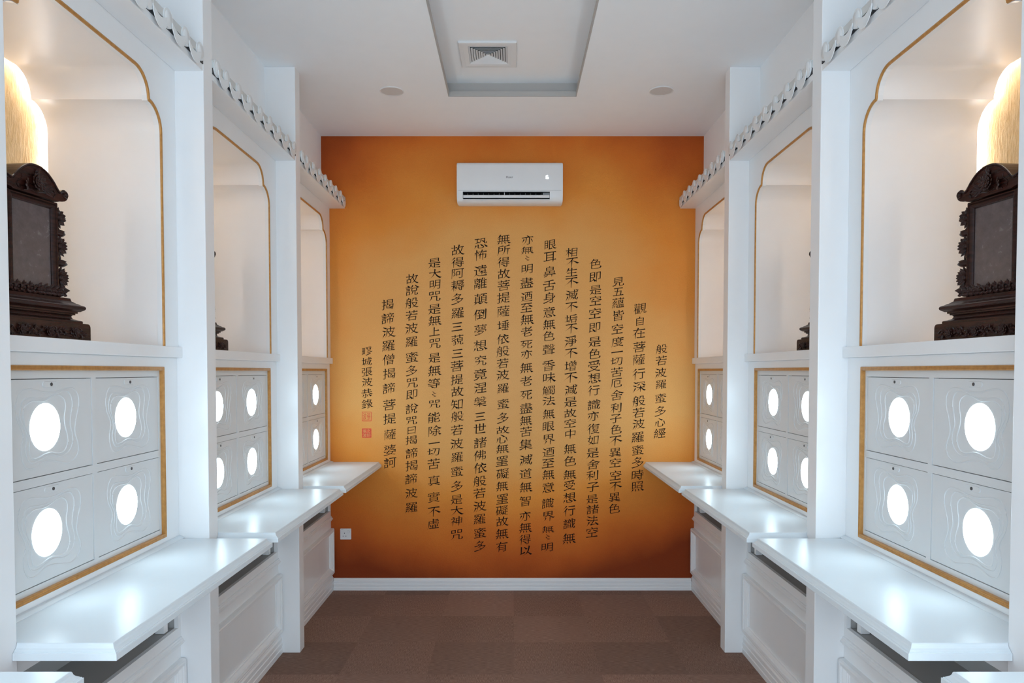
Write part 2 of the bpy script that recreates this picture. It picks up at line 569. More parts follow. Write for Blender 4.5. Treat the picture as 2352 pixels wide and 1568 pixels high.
def glyph(ch, brush=True):
    """outline loops of one character, worked into brush-like strokes"""
    key = (ch, brush)
    if key in GL: return GL[key]
    _tc.body = ch
    dg = bpy.context.evaluated_depsgraph_get()
    dg.update()
    cu = _to.evaluated_get(dg).to_curve(dg)
    loops = []
    areas = [sum(a.co.x * b.co.y - b.co.x * a.co.y for a, b in zip(s.bezier_points, list(s.bezier_points[1:]) + [s.bezier_points[0]])) for s in cu.splines]
    outer_sign = max(areas, key=abs) > 0
    for s, ar_ in zip(cu.splines, areas):
        bp = s.bezier_points
        n = len(bp)
        A = [[Vector(q.handle_left[:2]), Vector(q.co[:2]), Vector(q.handle_right[:2])] for q in bp]
        if brush and (ar_ > 0) == outer_sign:
            mv = [Vector((0, 0)) for _ in range(n)]
            area = sum(A[i][1].x * A[(i + 1) % n][1].y - A[(i + 1) % n][1].x * A[i][1].y for i in range(n))
            for i in range(n):
                j = (i + 1) % n
                a, b = A[i][1], A[j][1]
                e = b - a
                if not (0.035 < e.length < 0.115): continue
                din = a - A[i][0] if (a - A[i][0]).length > 1e-4 else a - A[i - 1][1]
                dout = A[j][2] - b if (A[j][2] - b).length > 1e-4 else A[(j + 1) % n][1] - b
                if din.length < 1e-4 or dout.length < 1e-4: continue
                din = din.normalized(); dout = dout.normalized(); en = e.normalized()
                if din.dot(dout) > -0.75 or abs(din.dot(en)) > 0.55: continue
                # convex end of a stroke?
                turn = din.x * en.y - din.y * en.x
                if turn * area < 0: continue
                o_ = din
                hi, lo = (i, j) if a.y > b.y else (j, i)
                lf, rt = (i, j) if a.x < b.x else (j, i)
                mid = (a + b) / 2
                if o_.x < -0.2 and o_.y < -0.25:            # sweep to lower left: to a point
                    for k in (i, j): mv[k] = (mid - A[k][1]) * 0.72 + o_ * 0.045
                elif o_.x > 0.25 and o_.y < -0.2:           # sweep to lower right: flared foot
                    mv[lo] = Vector((0.010, -0.020)); mv[hi] = Vector((0.105, -0.006)); 
                elif o_.x > 0.7:                            # end of a level stroke: pressed foot
                    mv[lo] = Vector((0.022, -0.034)); mv[hi] = Vector((-0.018, 0.018))
                elif o_.x < -0.7:                           # start of a level stroke: slanted
                    mv[hi] = Vector((-0.030, 0.022)); mv[lo] = Vector((0.014, -0.006))
                elif o_.y > 0.6:                            # head of an upright stroke
                    mv[lf] = Vector((-0.018, 0.026)); mv[rt] = Vector((0.010, -0.012))
                elif o_.y < -0.6:                           # foot of an upright stroke: needle
                    mv[rt] = (mid - A[rt][1]) * 0.7 + Vector((0, 0.0)); mv[lf] = (mid - A[lf][1]) * 0.3 + Vector((0, -0.030))
            for i in range(n):
                for q in range(3): A[i][q] = A[i][q] + mv[i]
        pts = []
        for i in range(n):
            p0, h0 = A[i][1], A[i][2]
            h1, p1 = A[(i + 1) % n][0], A[(i + 1) % n][1]
            chord = p1 - p0
            flat = chord.length < 1e-5 or (abs((h0 - p0).cross(chord)) < 2e-4 and abs((h1 - p1).cross(chord)) < 2e-4)
            k = 1 if flat else 5
            for t in range(k):
                t /= k
                pts.append(p0 * (1 - t) ** 3 + h0 * (3 * t * (1 - t) ** 2) + h1 * (3 * t * t * (1 - t)) + p1 * t ** 3)
        if brush and len(pts) > 2:
            m = len(pts)
            ar = sum(pts[i].x * pts[(i + 1) % m].y - pts[(i + 1) % m].x * pts[i].y for i in range(m))
            out = []
            loops_sign = 1 if ar > 0 else -1
            for i in range(m):
                e0 = (pts[i] - pts[i - 1]); e1 = (pts[(i + 1) % m] - pts[i])
                nn = Vector((0, 0))
                for e in (e0, e1):
                    if e.length > 1e-6:
                        e = e.normalized(); nn += Vector((e.y, -e.x))
                if nn.length > 1e-6: nn.normalize()
                out.append((pts[i], nn))
            pts = out
            loops.append(pts)
        else:
            loops.append([(p, Vector((0, 0))) for p in pts])
    _to.to_curve_clear()
    # outward is the side the largest loop's normals point to
    if brush and loops:
        def sarea(lp):
            m = len(lp)
            return sum(lp[i][0].x * lp[(i + 1) % m][0].y - lp[(i + 1) % m][0].x * lp[i][0].y for i in range(m))
        big = max(loops, key=lambda l: abs(sarea(l)))
        sg = 1 if sarea(big) > 0 else -1
        res = []
        for lp in loops:
            r = []
            for p, nn in lp:
                q = Vector((p.x - 0.5, p.y - 0.38))
                q.y -= sg * nn.y * 0.0135
                q.x -= sg * nn.x * 0.004
                q.y += 0.16 * q.x + 0.06 * q.x * abs(q.x) - 0.015
                q.x += 0.03 * q.y
                r.append((q.x, q.y))
            res.append(r)
    else:
        res = [[(p.x - 0.5, p.y - 0.38) for p, _ in lp] for lp in loops]
    GL[key] = res
    return res

MPX = D / F_PX                                    # metres per photo pixel on the end wall
def wx(px): return (px - 1177.0) * MPX
def wz(py):                                       # exact height on the end wall
    dy = -(py - 904.64) / F_PX
    dirz = dy * math.cos(PITCH) - math.sin(PITCH)
    diry = dy * math.sin(PITCH) + math.cos(PITCH)
    return 1.75 + dirz / diry * D

TEXT = [
 (1518.5, 1516.5, '般若波羅蜜多心經', [801, 827.5, 855.5, 882, 914, 943.4, 969, 994.4], 26),
 (1468.8, 1465, '觀自在菩薩行深般若波羅蜜多時照', [708, 737, 764, 796, 825, 858, 887.5, 920, 947, 973, 1003, 1033, 1061, 1090, 1116], 28),
 (1419, 1412.6, '見五蘊皆空度一切苦厄舍利子色不異空空不異色', [646, 669, 695, 724, 755, 784, 808, 829, 854, 878.5, 907, 936, 960, 985.5, 1011, 1038, 1062, 1091, 1116, 1141, 1167], 27),
 (1367, 1361, '色即是空空即是色受想行識亦復如是舍利子是諸法空', [605.5, 635, 665, 690, 719, 751, 784, 812, 840, 868, 896, 929, 955, 984, 1010, 1039, 1066, 1091, 1117, 1145, 1169, 1195, 1221.5], 28),
 (1313, 1308, '相不生不滅不垢不淨不增不減是故空中無色無受想行識無', [579, 602, 624.6, 648, 677, 704, 732, 753.5, 783, 810, 840, 866, 895, 922, 948.5, 971.4, 996, 1030, 1058, 1089, 1114, 1142, 1172, 1202, 1235.5], 28),
 (1262, 1258, '眼耳鼻舌身意無色聲香味觸法無眼界迺至無意識界無〻明', [561, 589, 623, 655, 683, 716.5, 744.5, 771, 802, 839, 867, 896, 920, 950, 978, 1008, 1038, 1063, 1089, 1119, 1155, 1184.5, 1215, 1233, 1256], 28),
 (1211, 1206, '亦無〻明盡迺至無老死亦無老死盡無苦集滅道無智亦無得以', [550.6, 574, 592.7, 617, 649, 681, 706, 733, 761, 790.5, 813, 844, 874.7, 906.6, 937, 965, 990.6, 1020, 1055.7, 1087.5, 1118, 1150, 1184.5, 1211, 1238, 1263.6], 28),
 (1157, 1152.5, '無所得故菩提薩埵依般若波羅蜜多故心無罣礙無罣礙故無有', [549, 573.6, 601.6, 628.4, 655, 683, 714, 747, 777.7, 806, 834, 860.6, 891, 927, 959, 987, 1007, 1030, 1058, 1087.5, 1115.6, 1145, 1171.7, 1197, 1225, 1254.7], 28),
 (1104.5, 1101, '恐怖遠離顛倒夢想究竟涅槃三世諸佛依般若波羅蜜多', [558, 585, 621, 650, 686, 721.6, 757, 793, 827.5, 859, 890, 922, 956, 984, 1016, 1045, 1073.5, 1104, 1132, 1161.5, 1191, 1223, 1253], 29),
 (1051.5, 1048, '故得阿耨多羅三藐三菩提故知般若波羅蜜多是大神咒', [574, 601.6, 627, 655, 686, 718, 749.6, 780, 811, 840, 871, 899, 928, 955.6, 987, 1018.6, 1049, 1082, 1115.6, 1146, 1171.7, 1196, 1226.6], 28.5),
 (999.5, 994.8, '是大明咒是無上咒是無等〻咒能除一切苦真實不虛', [603, 628.4, 652.7, 679.5, 709, 735.6, 761, 788, 821, 850.4, 880, 905, 927, 958, 989, 1017, 1037, 1064.6, 1103, 1141, 1174, 1202], 28),
 (947, 943.7, '故說般若波羅蜜多咒即說咒曰揭諦揭諦波羅', [640, 666, 695, 724, 753.5, 784, 820, 850.4, 878.5, 905, 938, 965, 987, 1010, 1040, 1068.4, 1099, 1132, 1164], 28),
 (892, 895, '揭諦波羅僧揭諦菩提薩婆訶', [698.6, 730.5, 762, 793, 825, 857, 891, 929, 961, 997, 1032.7, 1062], 28.5),
 (842.5, 842.5, '疁城張波恭錄', [806, 830, 853, 877, 902.7, 926.8], 24),
]
SMALL = {'〻': 0.62, '一': 0.95, '三': 0.92, '曰': 0.82, '日': 0.8, '上': 0.9, '心': 0.92, '亦': 0.95, '五': 0.9, '自': 0.85, '中': 0.95}
rng = random.Random(3)
for (x0, x1, txt, ys, em) in TEXT:
    loops = []
    for q, (ch, py) in enumerate(zip(txt, ys)):
        room = min(py - ys[q - 1] if q else 99, ys[q + 1] - py if q + 1 < len(ys) else 99)
        k = (py - ys[0]) / (ys[-1] - ys[0])
        e = em * SMALL.get(ch, 1.0) * rng.uniform(0.96, 1.05)
        cx = wx(x0 + (x1 - x0) * k + rng.uniform(-0.8, 0.8)); cz = wz(py)
        sx, sz = e * 1.07 * MPX, min(e * 0.92, room * 0.98 + (4 if ch in '不一三心〻' else 0)) * MPX
        for lp in glyph(ch): loops.append([(cx + a * sx, cz + b * sz) for a, b in lp])
    mb = MB()
    for grp in split_contours(loops):
        V, Fc = fill_cdt(grp)
        mb.addmesh([(x, -0.0012, z) for x, z in V], Fc)
    mb.build('text_column', 'ink', wall)

def rrect(x0, x1, z0, z1, r, n=5):
    out = []
    for (cx, cz, a0) in ((x1 - r, z1 - r, 0), (x0 + r, z1 - r, PI / 2), (x0 + r, z0 + r, PI), (x1 - r, z0 + r, 1.5 * PI)):
        for k in range(n + 1):
            a = a0 + PI / 2 * k / n
            out.append((cx + r * math.cos(a), cz + r * math.sin(a)))
    return out

# upper seal: outline characters in a red border; lower seal: pale characters cut from a red field
x0, x1, z0, z1 = wx(830.8), wx(853), wz(966.8), wz(945.2)
t = 0.0045
loops = [rrect(x0, x1, z0, z1, 0.006), rrect(x0 + t, x1 - t, z0 + t, z1 - t, 0.003)]
for ch, fx in (('張', 0.71), ('波', 0.29)):
    for lp in glyph(ch, False):
        loops.append([(x0 + (x1 - x0) * fx + a * 0.030, (z0 + z1) / 2 + b * 0.060) for a, b in lp])
V, Fc = fill2d(loops)
mb = MB(); mb.addmesh([(x, -0.0012, z) for x, z in V], Fc)
tag(mb.build('seal', 'seal', wall), 'red square seal print with fine outlined characters')
x0, x1, z0, z1 = wx(830.8), wx(852.5), wz(1005), wz(983.5)
V, Fc = fill2d([rrect(x0, x1, z0, z1, 0.005)])
mb = MB(); mb.addmesh([(x, -0.0012, z) for x, z in V], Fc)
so = mb.build('seal', 'seal', wall)
tag(so, 'solid red square seal print with pale characters')
loops = []
for ch, fx, fz in (('之', 0.70, 0.74), ('印', 0.70, 0.28), ('張', 0.30, 0.70), ('波', 0.30, 0.27)):
    for lp in glyph(ch, False):
        loops.append([(x0 + (x1 - x0) * fx + a * 0.030, z0 + (z1 - z0) * fz + b * 0.030) for a, b in lp])
V, Fc = fill2d(loops)
mb = MB(); mb.addmesh([(x, -0.0018, z) for x, z in V], Fc)
mb.build('seal_characters', 'seal_gap', so)

def text_mesh(mb, txt, order, size, cx, cz, brush=False, squeeze=1.0):
    """a short word set in the built-in lettering, centred on (cx, cz)"""
    _tc.body = txt
    dg = bpy.context.evaluated_depsgraph_get(); dg.update()
    cu = _to.evaluated_get(dg).to_curve(dg)
    loops = []
    for s in cu.splines:
        bp = s.bezier_points; n = len(bp); pts = []
        for i in range(n):
            p0, h0 = Vector(bp[i].co[:2]), Vector(bp[i].handle_right[:2])
            h1, p1 = Vector(bp[(i + 1) % n].handle_left[:2]), Vector(bp[(i + 1) % n].co[:2])
            for t in range(4):
                t /= 4
                pts.append(p0 * (1 - t) ** 3 + h0 * (3 * t * (1 - t) ** 2) + h1 * (3 * t * t * (1 - t)) + p1 * t ** 3)
        loops.append(pts)
    _to.to_curve_clear()
    xs = [p.x for l in loops for p in l]; ys = [p.y for l in loops for p in l]
    mx_, my_ = (min(xs) + max(xs)) / 2, (min(ys) + max(ys)) / 2
    V, Fc = fill2d([[((p.x - mx_) * size * squeeze + cx, (p.y - my_) * size + cz) for p in l] for l in loops])
    mb.addmesh([order(x, z) for x, z in V], Fc)

# ------------------------------------------------------------------ words that say which bay
SIDE = {-1: 'left', 1: 'right'}
WHERE = ['beside the orange wall', 'second from the orange wall', 'third from the orange wall', 'nearest the viewer']

# ------------------------------------------------------------------ pillars
for s in (-1, 1):
    for i in range(4):
        yn = BAYS[i] - HALF - (PITCH_BAY - 2 * HALF)
        yf = BAYS[i] - HALF
        mb = MB(lambda p, u, z, s=s: (s * (p - PP - 0.1), u, z))
        mb.box(PP, PW + 0.06, 0, yf - yn, 0.0, HC - 0.0005)
        o = mb.build('pillar', 'white', bevel=0.003, loc=(s * (PP + 0.1), yn, 0))
        tag(o, 'white square pillar on the %s side, %s' % (SIDE[s], ['first out from the orange wall', 'second out from the orange wall', 'third out from the orange wall', 'behind the nearest bay'][i]), 'pillar', 'white pillars between the niches')

# ------------------------------------------------------------------ niches
def arch(off, n=9, top=2.918):
    """outline of the stepped arch, right jamb up and over to the left jamb"""
    h, r = 0.478 + off, 0.1
    zn = top - r + off
    R = [(h, SILL1)]
    for k in range(n + 1):
        a = PI / 2 * k / n
        R.append((h - r + r * math.cos(a), zn - r + r * math.sin(a)))
    for k in range(n + 1):
        a = PI / 2 * k / n
        R.append((h - 2 * r + r * math.cos(a), zn + 0.004 + (r - 0.004) * math.sin(a)))
    return R + [(-x, z) for x, z in R[::-1]]

def niche(s, i):
    yc = BAYS[i]
    u1 = min(HALF, D - yc) - 0.0008
    u0 = -HALF + 0.0008
    root = empty('wall_niche', (s * PC, yc, SILL0), 0,
                 'white niche with a gold-edged stepped arch on the %s, %s%s' % (SIDE[s], WHERE[i], ', empty' if i == 0 else ''), 'niche', 'arched wall niches')
    T = lambda p, u, z: (s * (p - PC), u, z - SILL0)
    mb = MB(T)
    op = arch(0.0)
    plate(mb, [[(u0, SILL1)] + op[::-1] + [(u1, SILL1), (u1, 3.062), (u0, 3.062)]], 1.443, 1.463, PUZ, ('surround', round(u1, 3)))
    mb.build('surround_panel', 'white', root)
    mb = MB(T)
    mb.box(1.425, 1.475, u0, u1, SILL0, SILL1)
    mb.build('sill', 'white', root, bevel=0.0025)
    mb = MB(T)
    mb.tube([(1.4425, u, z) for u, z in arch(0.0075)], 0.0072, 10)
    mb.build('arch_trim', 'gold', root, auto=50)
    # lining, with the flange and outer return that hide the light strip
    PB = 1.905
    mb = MB(T)
    o1, o2 = arch(0.006), arch(0.065)
    o1 = [(u, SILL1 - 0.006 if k in (0, len(o1) - 1) else z) for k, (u, z) in enumerate(o1)]
    mb.loft([[(1.4635, u, z) for u, z in o1], [(PB, u, z) for u, z in o1], [(PB, u, z) for u, z in o2], [(1.96, u, z) for u, z in o2]], cap=False, close=False)
    mb.box(1.475, 1.97, -0.55, 0.55, SILL1 - 0.03, SILL1)
    mb.build('lining', 'lining', root, auto=35)
    mb = MB(T)
    o3 = arch(0.07)
    plate(mb, [o3], 1.955, 1.975, PUZ, 'nicheback')
    mb.build('back_panel', 'ochre', root)
    mb = MB(T)
    st = arch(0.036)
    mb.tube([(1.938, u, z) for u, z in st], 0.006, 6)
    tag(mb.build('light_strip', 'strip', root), 'glowing strip hidden round the niche back')
    return root

for s in (-1, 1):
    for i in range(4): niche(s, i)

# ------------------------------------------------------------------ locker banks
WAVES = [[[-105,120],[-82,119],[-53,114],[-18,108],[16,109],[48,113],[81,118],[111,119],[132,114],[149,100],[157,79],[155,56],[144,30],[135,2],[131,-21],[136,-42],[147,-64],[151,-83],[145,-101],[131,-115],[107,-124],[87,-126],[58,-120],[18,-111],[-14,-107],[-41,-109],[-63,-117],[-86,-122],[-102,-122],[-119,-115],[-133,-95],[-138,-71],[-137,-51],[-131,-35],[-127,-24],[-129,-10],[-138,7],[-151,27],[-157,46],[-159,66],[-155,84],[-147,100],[-131,115]],
 [[-139,56],[-135,72],[-127,84],[-115,92],[-99,94],[-71,92],[-46,90],[-20,90],[4,94],[32,101],[56,107],[81,109],[97,107],[111,96],[119,78],[119,56],[112,37],[107,12],[107,-6],[115,-25],[120,-46],[115,-66],[104,-83],[83,-96],[62,-100],[42,-98],[18,-92],[-2,-90],[-21,-92],[-44,-99],[-66,-104],[-89,-104],[-105,-97],[-115,-81],[-119,-62],[-115,-43],[-111,-30],[-113,-13],[-123,6],[-138,28],[-141,42]],
 [[-125,54],[-119,66],[-107,75],[-94,81],[-75,83],[-54,81],[-30,81],[-12,85],[11,92],[35,97],[51,97],[68,90],[80,77],[83,58],[76,34],[75,11],[81,-12],[89,-31],[93,-49],[88,-66],[75,-83],[54,-89],[34,-88],[6,-83],[-17,-83],[-40,-87],[-58,-92],[-78,-93],[-94,-87],[-99,-73],[-101,-59],[-98,-45],[-99,-26],[-107,-7],[-119,13],[-125,32]]]

def smooth_loop(pts, k=3):
    out = []
    n = len(pts)
    for i in range(n):
        a, b, c, d = (Vector(pts[(i + j) % n]) for j in (-1, 0, 1, 2))
        for t in range(k):
            t /= k
            out.append(0.5 * ((2 * b) + (c - a) * t + (2 * a - 5 * b + 4 * c - d) * t * t + (3 * b - a - 3 * c + d) * t ** 3))
    return out

DW, DH = 0.4535, 0.303                 # door
DOORS = [(-0.0125 - DW / 2, 1.5755), (0.0125 + DW / 2, 1.5755), (-0.0125 - DW / 2, 1.2445), (0.0125 + DW / 2, 1.2445)]
LAMP_DU = -0.026
door_proto = {}
for s in (-1, 1):
    T = lambda p, u, z, s=s: (s * (p - PC), u, z)
    mb = MB(T)
    mb.box(1.460, 1.478, -DW / 2 + .0022, DW / 2 - .0022, -DH / 2 + .0022, DH / 2 - .0022)
    for w in WAVES:
        mb.tube([(1.4604, q.x - 0.003, q.y) for q in smooth_loop([(a / 1000, b / 1000) for a, b in w], 2)], 0.0027, 6, closed=True)
    d = mb.build('door', 'door', auto=40)
    mb = MB(T)
    mb.disc((1.4601, LAMP_DU, 0.0), 0, 0.0740, -0.0007, 64, dome=-0.0006)
    la = mb.build('lamp', 'lamp', d, auto=40)
    tag(la, 'glowing white round lamp')
    mb = MB(T)
    pl = [(0.028 * c + 0.010 * math.cos(a), 0.010 * math.sin(a)) for c, a in
          [(1, -PI / 2 + PI * k / 8) for k in range(9)] + [(-1, PI / 2 + PI * k / 8) for k in range(9)]]
    mb.loft([[(1.4602, u, z + 0.133) for u, z in pl], [(1.4575, u * .96, z * .9 + 0.133) for u, z in pl]])
    lk = mb.build('lock', 'door', d, bevel=0.0005)
    mb = MB(T)
    mb.disc((1.4600, 0.004, 0.133), 0, 0.0055, -0.0045, 20)
    # the key core belongs to the lock: joined into its mesh as a second material
    ko = mb.build('lock_core', 'key', None)
    bm_ = bmesh.new(); bm_.from_mesh(lk.data)
    nf = len(bm_.faces)
    bm_.from_mesh(ko.data)
    bm_.faces.ensure_lookup_table()
    for k in range(nf, len(bm_.faces)): bm_.faces[k].material_index = 1
    bm_.to_mesh(lk.data); bm_.free()
    lk.data.materials.append(M['key'])
    bpy.data.objects.remove(ko)
    tag(lk, 'pill-shaped lock plate with a dark key hole')
    door_proto[s] = [d, False]

def locker_bank(s, i):
    yc = BAYS[i]
    u1 = min(HALF, D - yc) - 0.0008
    u0 = -HALF + 0.0008
    root = empty('locker_bank', (s * PC, yc, CT), 0,
                 'four white lamp-lit lockers on the %s, %s' % (SIDE[s], WHERE[i]), 'lockers', 'banks of lamp-lit lockers')
    T = lambda p, u, z: (s * (p - PC), u, z - CT)
    mb = MB(T)
    plate(mb, [rect(u0, u1, CT + 0.0005, SILL0 - 0.0005), rect(-0.479, 0.479, 1.072, 1.754)], 1.450, 1.472, PUZ, ('lockerpanel', round(u1, 3)))
    mb.build('panel', 'white', root, bevel=0.001)
    mb = MB(T)
    holes = [rect(c - DW / 2, c + DW / 2, z - DH / 2, z + DH / 2) for c, z in DOORS]
    plate(mb, [rect(-0.485, 0.485, 1.066, 1.760)] + holes, 1.4575, 1.476, PUZ, 'lockergrid')
    mb.build('grid_frame', 'door', root)
    mb = MB(T)
    mb.box(1.479, 1.50, -0.485, 0.485, 1.066, 1.76)
    mb.build('carcass', 'gap', root)
    mb = MB(T)
    mb.sweep_rect(-0.493, 0.493, 1.058, 1.768, [(0, 1.4502), (0, 1.4445), (0.003, 1.4425), (0.006, 1.4435), (0.008, 1.4425), (0.010, 1.4435), (0.013, 1.4425), (0.016, 1.4445), (0.016, 1.459)])
    mb.build('frame_trim', 'gold', root)
    for c, z in DOORS:
        pr = door_proto[s]
        d = pr[0] if not pr[1] else dup(pr[0])
        pr[1] = True
        d.parent = root
        d.location = (0, c, z - CT)
    return root
for s in (-1, 1):
    for i in range(4): locker_bank(s, i)

# ------------------------------------------------------------------ counters
for s in (-1, 1):
    for i in range(4):
        yc = BAYS[i]
        ua = -0.642
        ub = (D - yc - 0.001) if i == 0 else (0.548 if i == 3 else 0.618)
        root = empty('counter', (s * PC, yc, 0.986), 0, 'glossy white counter with a moulded edge on the %s, %s' % (SIDE[s], WHERE[i]), 'counter', 'white counters under the lockers')
        T = lambda p, u, z: (s * (p - PC), u, z - 0.986)
        mb = MB(T)
        prof = [(1.027, .021), (1.0262, .019), (1.0235, .0172), (1.019, .0162), (1.0145, .0135), (1.0108, .0085), (1.0085, .0060), (1.0075, .0060), (1.0072, .0035), (1.0055, .0030), (1.0045, .0002), (1.0035, 0), (0.987, 0), (.986, .001)]
        def ringz(z, d):
            # the slab is notched round the pillar at its near end
            e = ub - (d if i else 0)
            return [(1.448, -HALF + .001, z), (PP - .0015, -HALF + .001, z), (PP - .0015, ua + d, z), (1.044 + d, ua + d, z), (1.044 + d, e, z), (1.448, e, z)]
        mb.loft([ringz(z, d) for z, d in prof])
        mb.build('slab', 'counter', root)
        mb = MB(T)
        fp = [(1.4485, CT + .0003), (1.4485, CT + .010), (1.440, CT + .008), (1.427, CT + .0025), (1.4255, CT + .0003)]
        mb.extrude(fp, -HALF + .002, min(ub, HALF - .002), lambda x, y, a: (x, a, y))
        mb.build('rear_fillet', 'counter', root)

# ------------------------------------------------------------------ base cabinets
def base_cabinet(s, i):
    yc = BAYS[i]
    u1 = min(HALF, D - yc) - 0.0008
    u0 = -HALF + 0.0008
    root = empty('base_cabinet', (s * PC, yc, 0), 0, 'white panelled base cabinet with an open slot on the %s, %s' % (SIDE[s], WHERE[i]), 'cabinet', 'panelled cabinets under the counters')
    T = lambda p, u, z: (s * (p - PC), u, z)
    mb = MB(T)
    sl = (u0 + .022, u1 - .022, 0.636, 0.86)
    plate(mb, [rect(u0, u1, 0.0, 0.9855), rect(*sl)], 1.450, 1.468, PUZ, ('basefront', round(u1, 3)))
    mb.build('carcass', 'white', root)
    mb = MB(T)
    mb.box(1.4685, 1.72, u0, u0 + .018, .616, .884)
    mb.box(1.4685, 1.72, u1 - .018, u1, .616, .884)
    mb.box(1.4685, 1.72, u0 + .018, u1 - .018, .616, .634)
    mb.box(1.4685, 1.72, u0 + .018, u1 - .018, .866, .884)
    mb.box(1.70, 1.72, u0 + .018, u1 - .018, .634, .866)
    tag(mb.build('slot_lining', 'slot', root), 'grey inside of the open slot')
    mb = MB(T)
    rp = [(1.4498, .556), (1.444, .556), (1.444, .561), (1.438, .564), (1.433, .569), (1.433, .574), (1.438, .578), (1.440, .583), (1.444, .586), (1.444, .592), (1.4498, .594)]
    mb.extrude(rp, u0, u1, lambda x, y, a: (x, a, y))
    mb.build('rail_moulding', 'white', root)
    mb = MB(T)
    fu1 = u1 - .012
    mb.sweep_rect(u0 + .012, fu1, .137, .500, [(0, 1.4498), (0, 1.428), (.004, 1.420), (.010, 1.4175), (.020, 1.420), (.024, 1.420), (.024, 1.425), (.032, 1.428), (.042, 1.4385), (.046, 1.4385), (.046, 1.443), (.052, 1.446), (.052, 1.4498)])
    mb.build('panel_moulding', 'white', root)
    mb = MB(T)
    sk = [(1.4498, 0.0005), (1.428, 0.0005), (1.428, .030), (1.432, .033), (1.432, .041), (1.429, .044), (1.429, .066), (1.433, .069), (1.433, .075), (1.431, .079), (1.431, .096), (1.438, .104), (1.438, .110), (1.445, .120), (1.4498, .121)]
    mb.extrude(sk, u0, u1, lambda x, y, a: (x, a, y))
    mb.build('skirting', 'white', root)
    for uu in (u1 - .095, u0 + .06):
        mb = MB(T)
        mb.box(1.478, 1.515, uu, uu + .035, .636, .866)
        mb.build('support_block', 'white', root)
for s in (-1, 1):
    for i in range(4): base_cabinet(s, i)

# a small dark box in the slot
mb = MB()
mb.box(-0.010, 0.010, -0.016, 0.016, 0, 0.036)
ae = D - BAYS[0] - 0.0008 - 0.018
o = mb.build('adapter_box', 'dark_plastic', bevel=0.002, loc=(1.4805, BAYS[0] + ae - 0.0165, 0.700))
tag(o, 'small dark box on the slot side in the right cabinet by the orange wall', 'box')

# ------------------------------------------------------------------ tiled eaves
CAPS = [-0.579, -0.4725, -0.320, -0.1675, -0.015, 0.1375, 0.290, 0.4425, 0.578]
DRIPS = [-0.528, -0.396, -0.244, -0.091, 0.061, 0.214, 0.366, 0.513]
eprot = {}
for s in (-1, 1):
    T = lambda p, u, z, s=s: (s * (p - PC), u, z)
    mb = MB(T)
    mb.disc((1.42, 0, 0), 0, 0.033, -0.100, 28)
    mb.disc((1.320, 0, 0), 0, 0.037, -0.008, 28)
    mb.loft([[(1.3125, .029 * math.cos(2 * PI * k / 28), .029 * math.sin(2 * PI * k / 28)) for k in range(28)],
             [(1.3100, .026 * math.cos(2 * PI * k / 28), .026 * math.sin(2 * PI * k / 28)) for k in range(28)],
             [(1.3100, .012 * math.cos(2 * PI * k / 28), .012 * math.sin(2 * PI * k / 28)) for k in range(28)],
             [(1.3085, .008 * math.cos(2 * PI * k / 28), .008 * math.sin(2 * PI * k / 28)) for k in range(28)]])
    cap = mb.build('cap_tile', 'tile', auto=40)
    mb = MB(T)
    out = [(-0.054 + 0.108 * k / 14, 0.030 - 0.020 * math.sin(PI * k / 14)) for k in range(15)]
    low = [(0.054 * math.cos(PI * k / 18) * (1 - 0.10 * math.sin(PI * k / 18)), 0.018 - 0.052 * math.sin(PI * k / 18) ** 0.9) for k in range(1, 18)]
    ol = out + low
    mb.loft([[(1.3040 + 0.05 * (z + .034), u, z) for u, z in ol], [(1.3070 + 0.05 * (z + .034), u, z) for u, z in ol]])
    pan = [(-0.054 + 0.108 * k / 14, 0.030 - 0.020 * math.sin(PI * k / 14)) for k in range(15)]
    mb.loft([[(1.310, u, z) for u, z in pan] + [(1.310, u, z - .006) for u, z in pan[::-1]],
             [(1.42, u, z + .012) for u, z in pan] + [(1.42, u, z + .006) for u, z in pan[::-1]]])
    drip = mb.build('drip_tile', 'tile', auto=40)
    eprot[s] = [cap, drip, False]

def eave(s, i):
    yc = BAYS[i]
    u1 = min(HALF, D - yc) - 0.0008
    u0 = -HALF + 0.0008
    root = empty('tiled_eave', (s * PC, yc, 3.03), 0, 'white scalloped tile eave on the %s, %s' % (SIDE[s], WHERE[i]), 'eave', 'tiled eaves over the niches')
    T = lambda p, u, z: (s * (p - PC), u, z - 3.03)
    mb = MB(T)
    mb.extrude([(1.442, 3.030), (1.322, 3.030), (1.322, 3.0580), (1.442, 3.062)], u0, u1, lambda x, y, a: (x, a, y))
    mb.build('soffit_board', 'white', root, bevel=0.001)
    mb = MB(T)
    mb.extrude([(1.3165, 3.084), (1.3165, 3.116), (1.504, 3.140), (1.504, 3.0765), (1.444, 3.0765), (1.40, 3.084)], u0, u1, lambda x, y, a: (x, a, y))
    mb.build('roof_bed', 'filler', root)
    mb = MB(T)
    mb.extrude([(1.3195, 3.0585), (1.3195, 3.0835), (1.40, 3.0835), (1.40, 3.0612)], u0, u1, lambda x, y, a: (x, a, y))  # dark strip painted as the shade of the void behind the tiles
    tag(mb.build('void_shade', 'gap', root), 'dark strip standing in for the shade under the tiles')
    pr = eprot[s]
    for k, u in enumerate(CAPS):
        if u + .037 > u1: continue
        c = pr[0] if not pr[2] else dup(pr[0])
        c.parent = root; c.location = (0, u, 3.095 - 3.03)
        if k < len(DRIPS) and DRIPS[k] + .047 < u1:
            d = pr[1] if not pr[2] else dup(pr[1])
            d.parent = root; d.location = (0, DRIPS[k], 3.058 - 3.03)
        pr[2] = True
for s in (-1, 1):
    for i in range(4): eave(s, i)

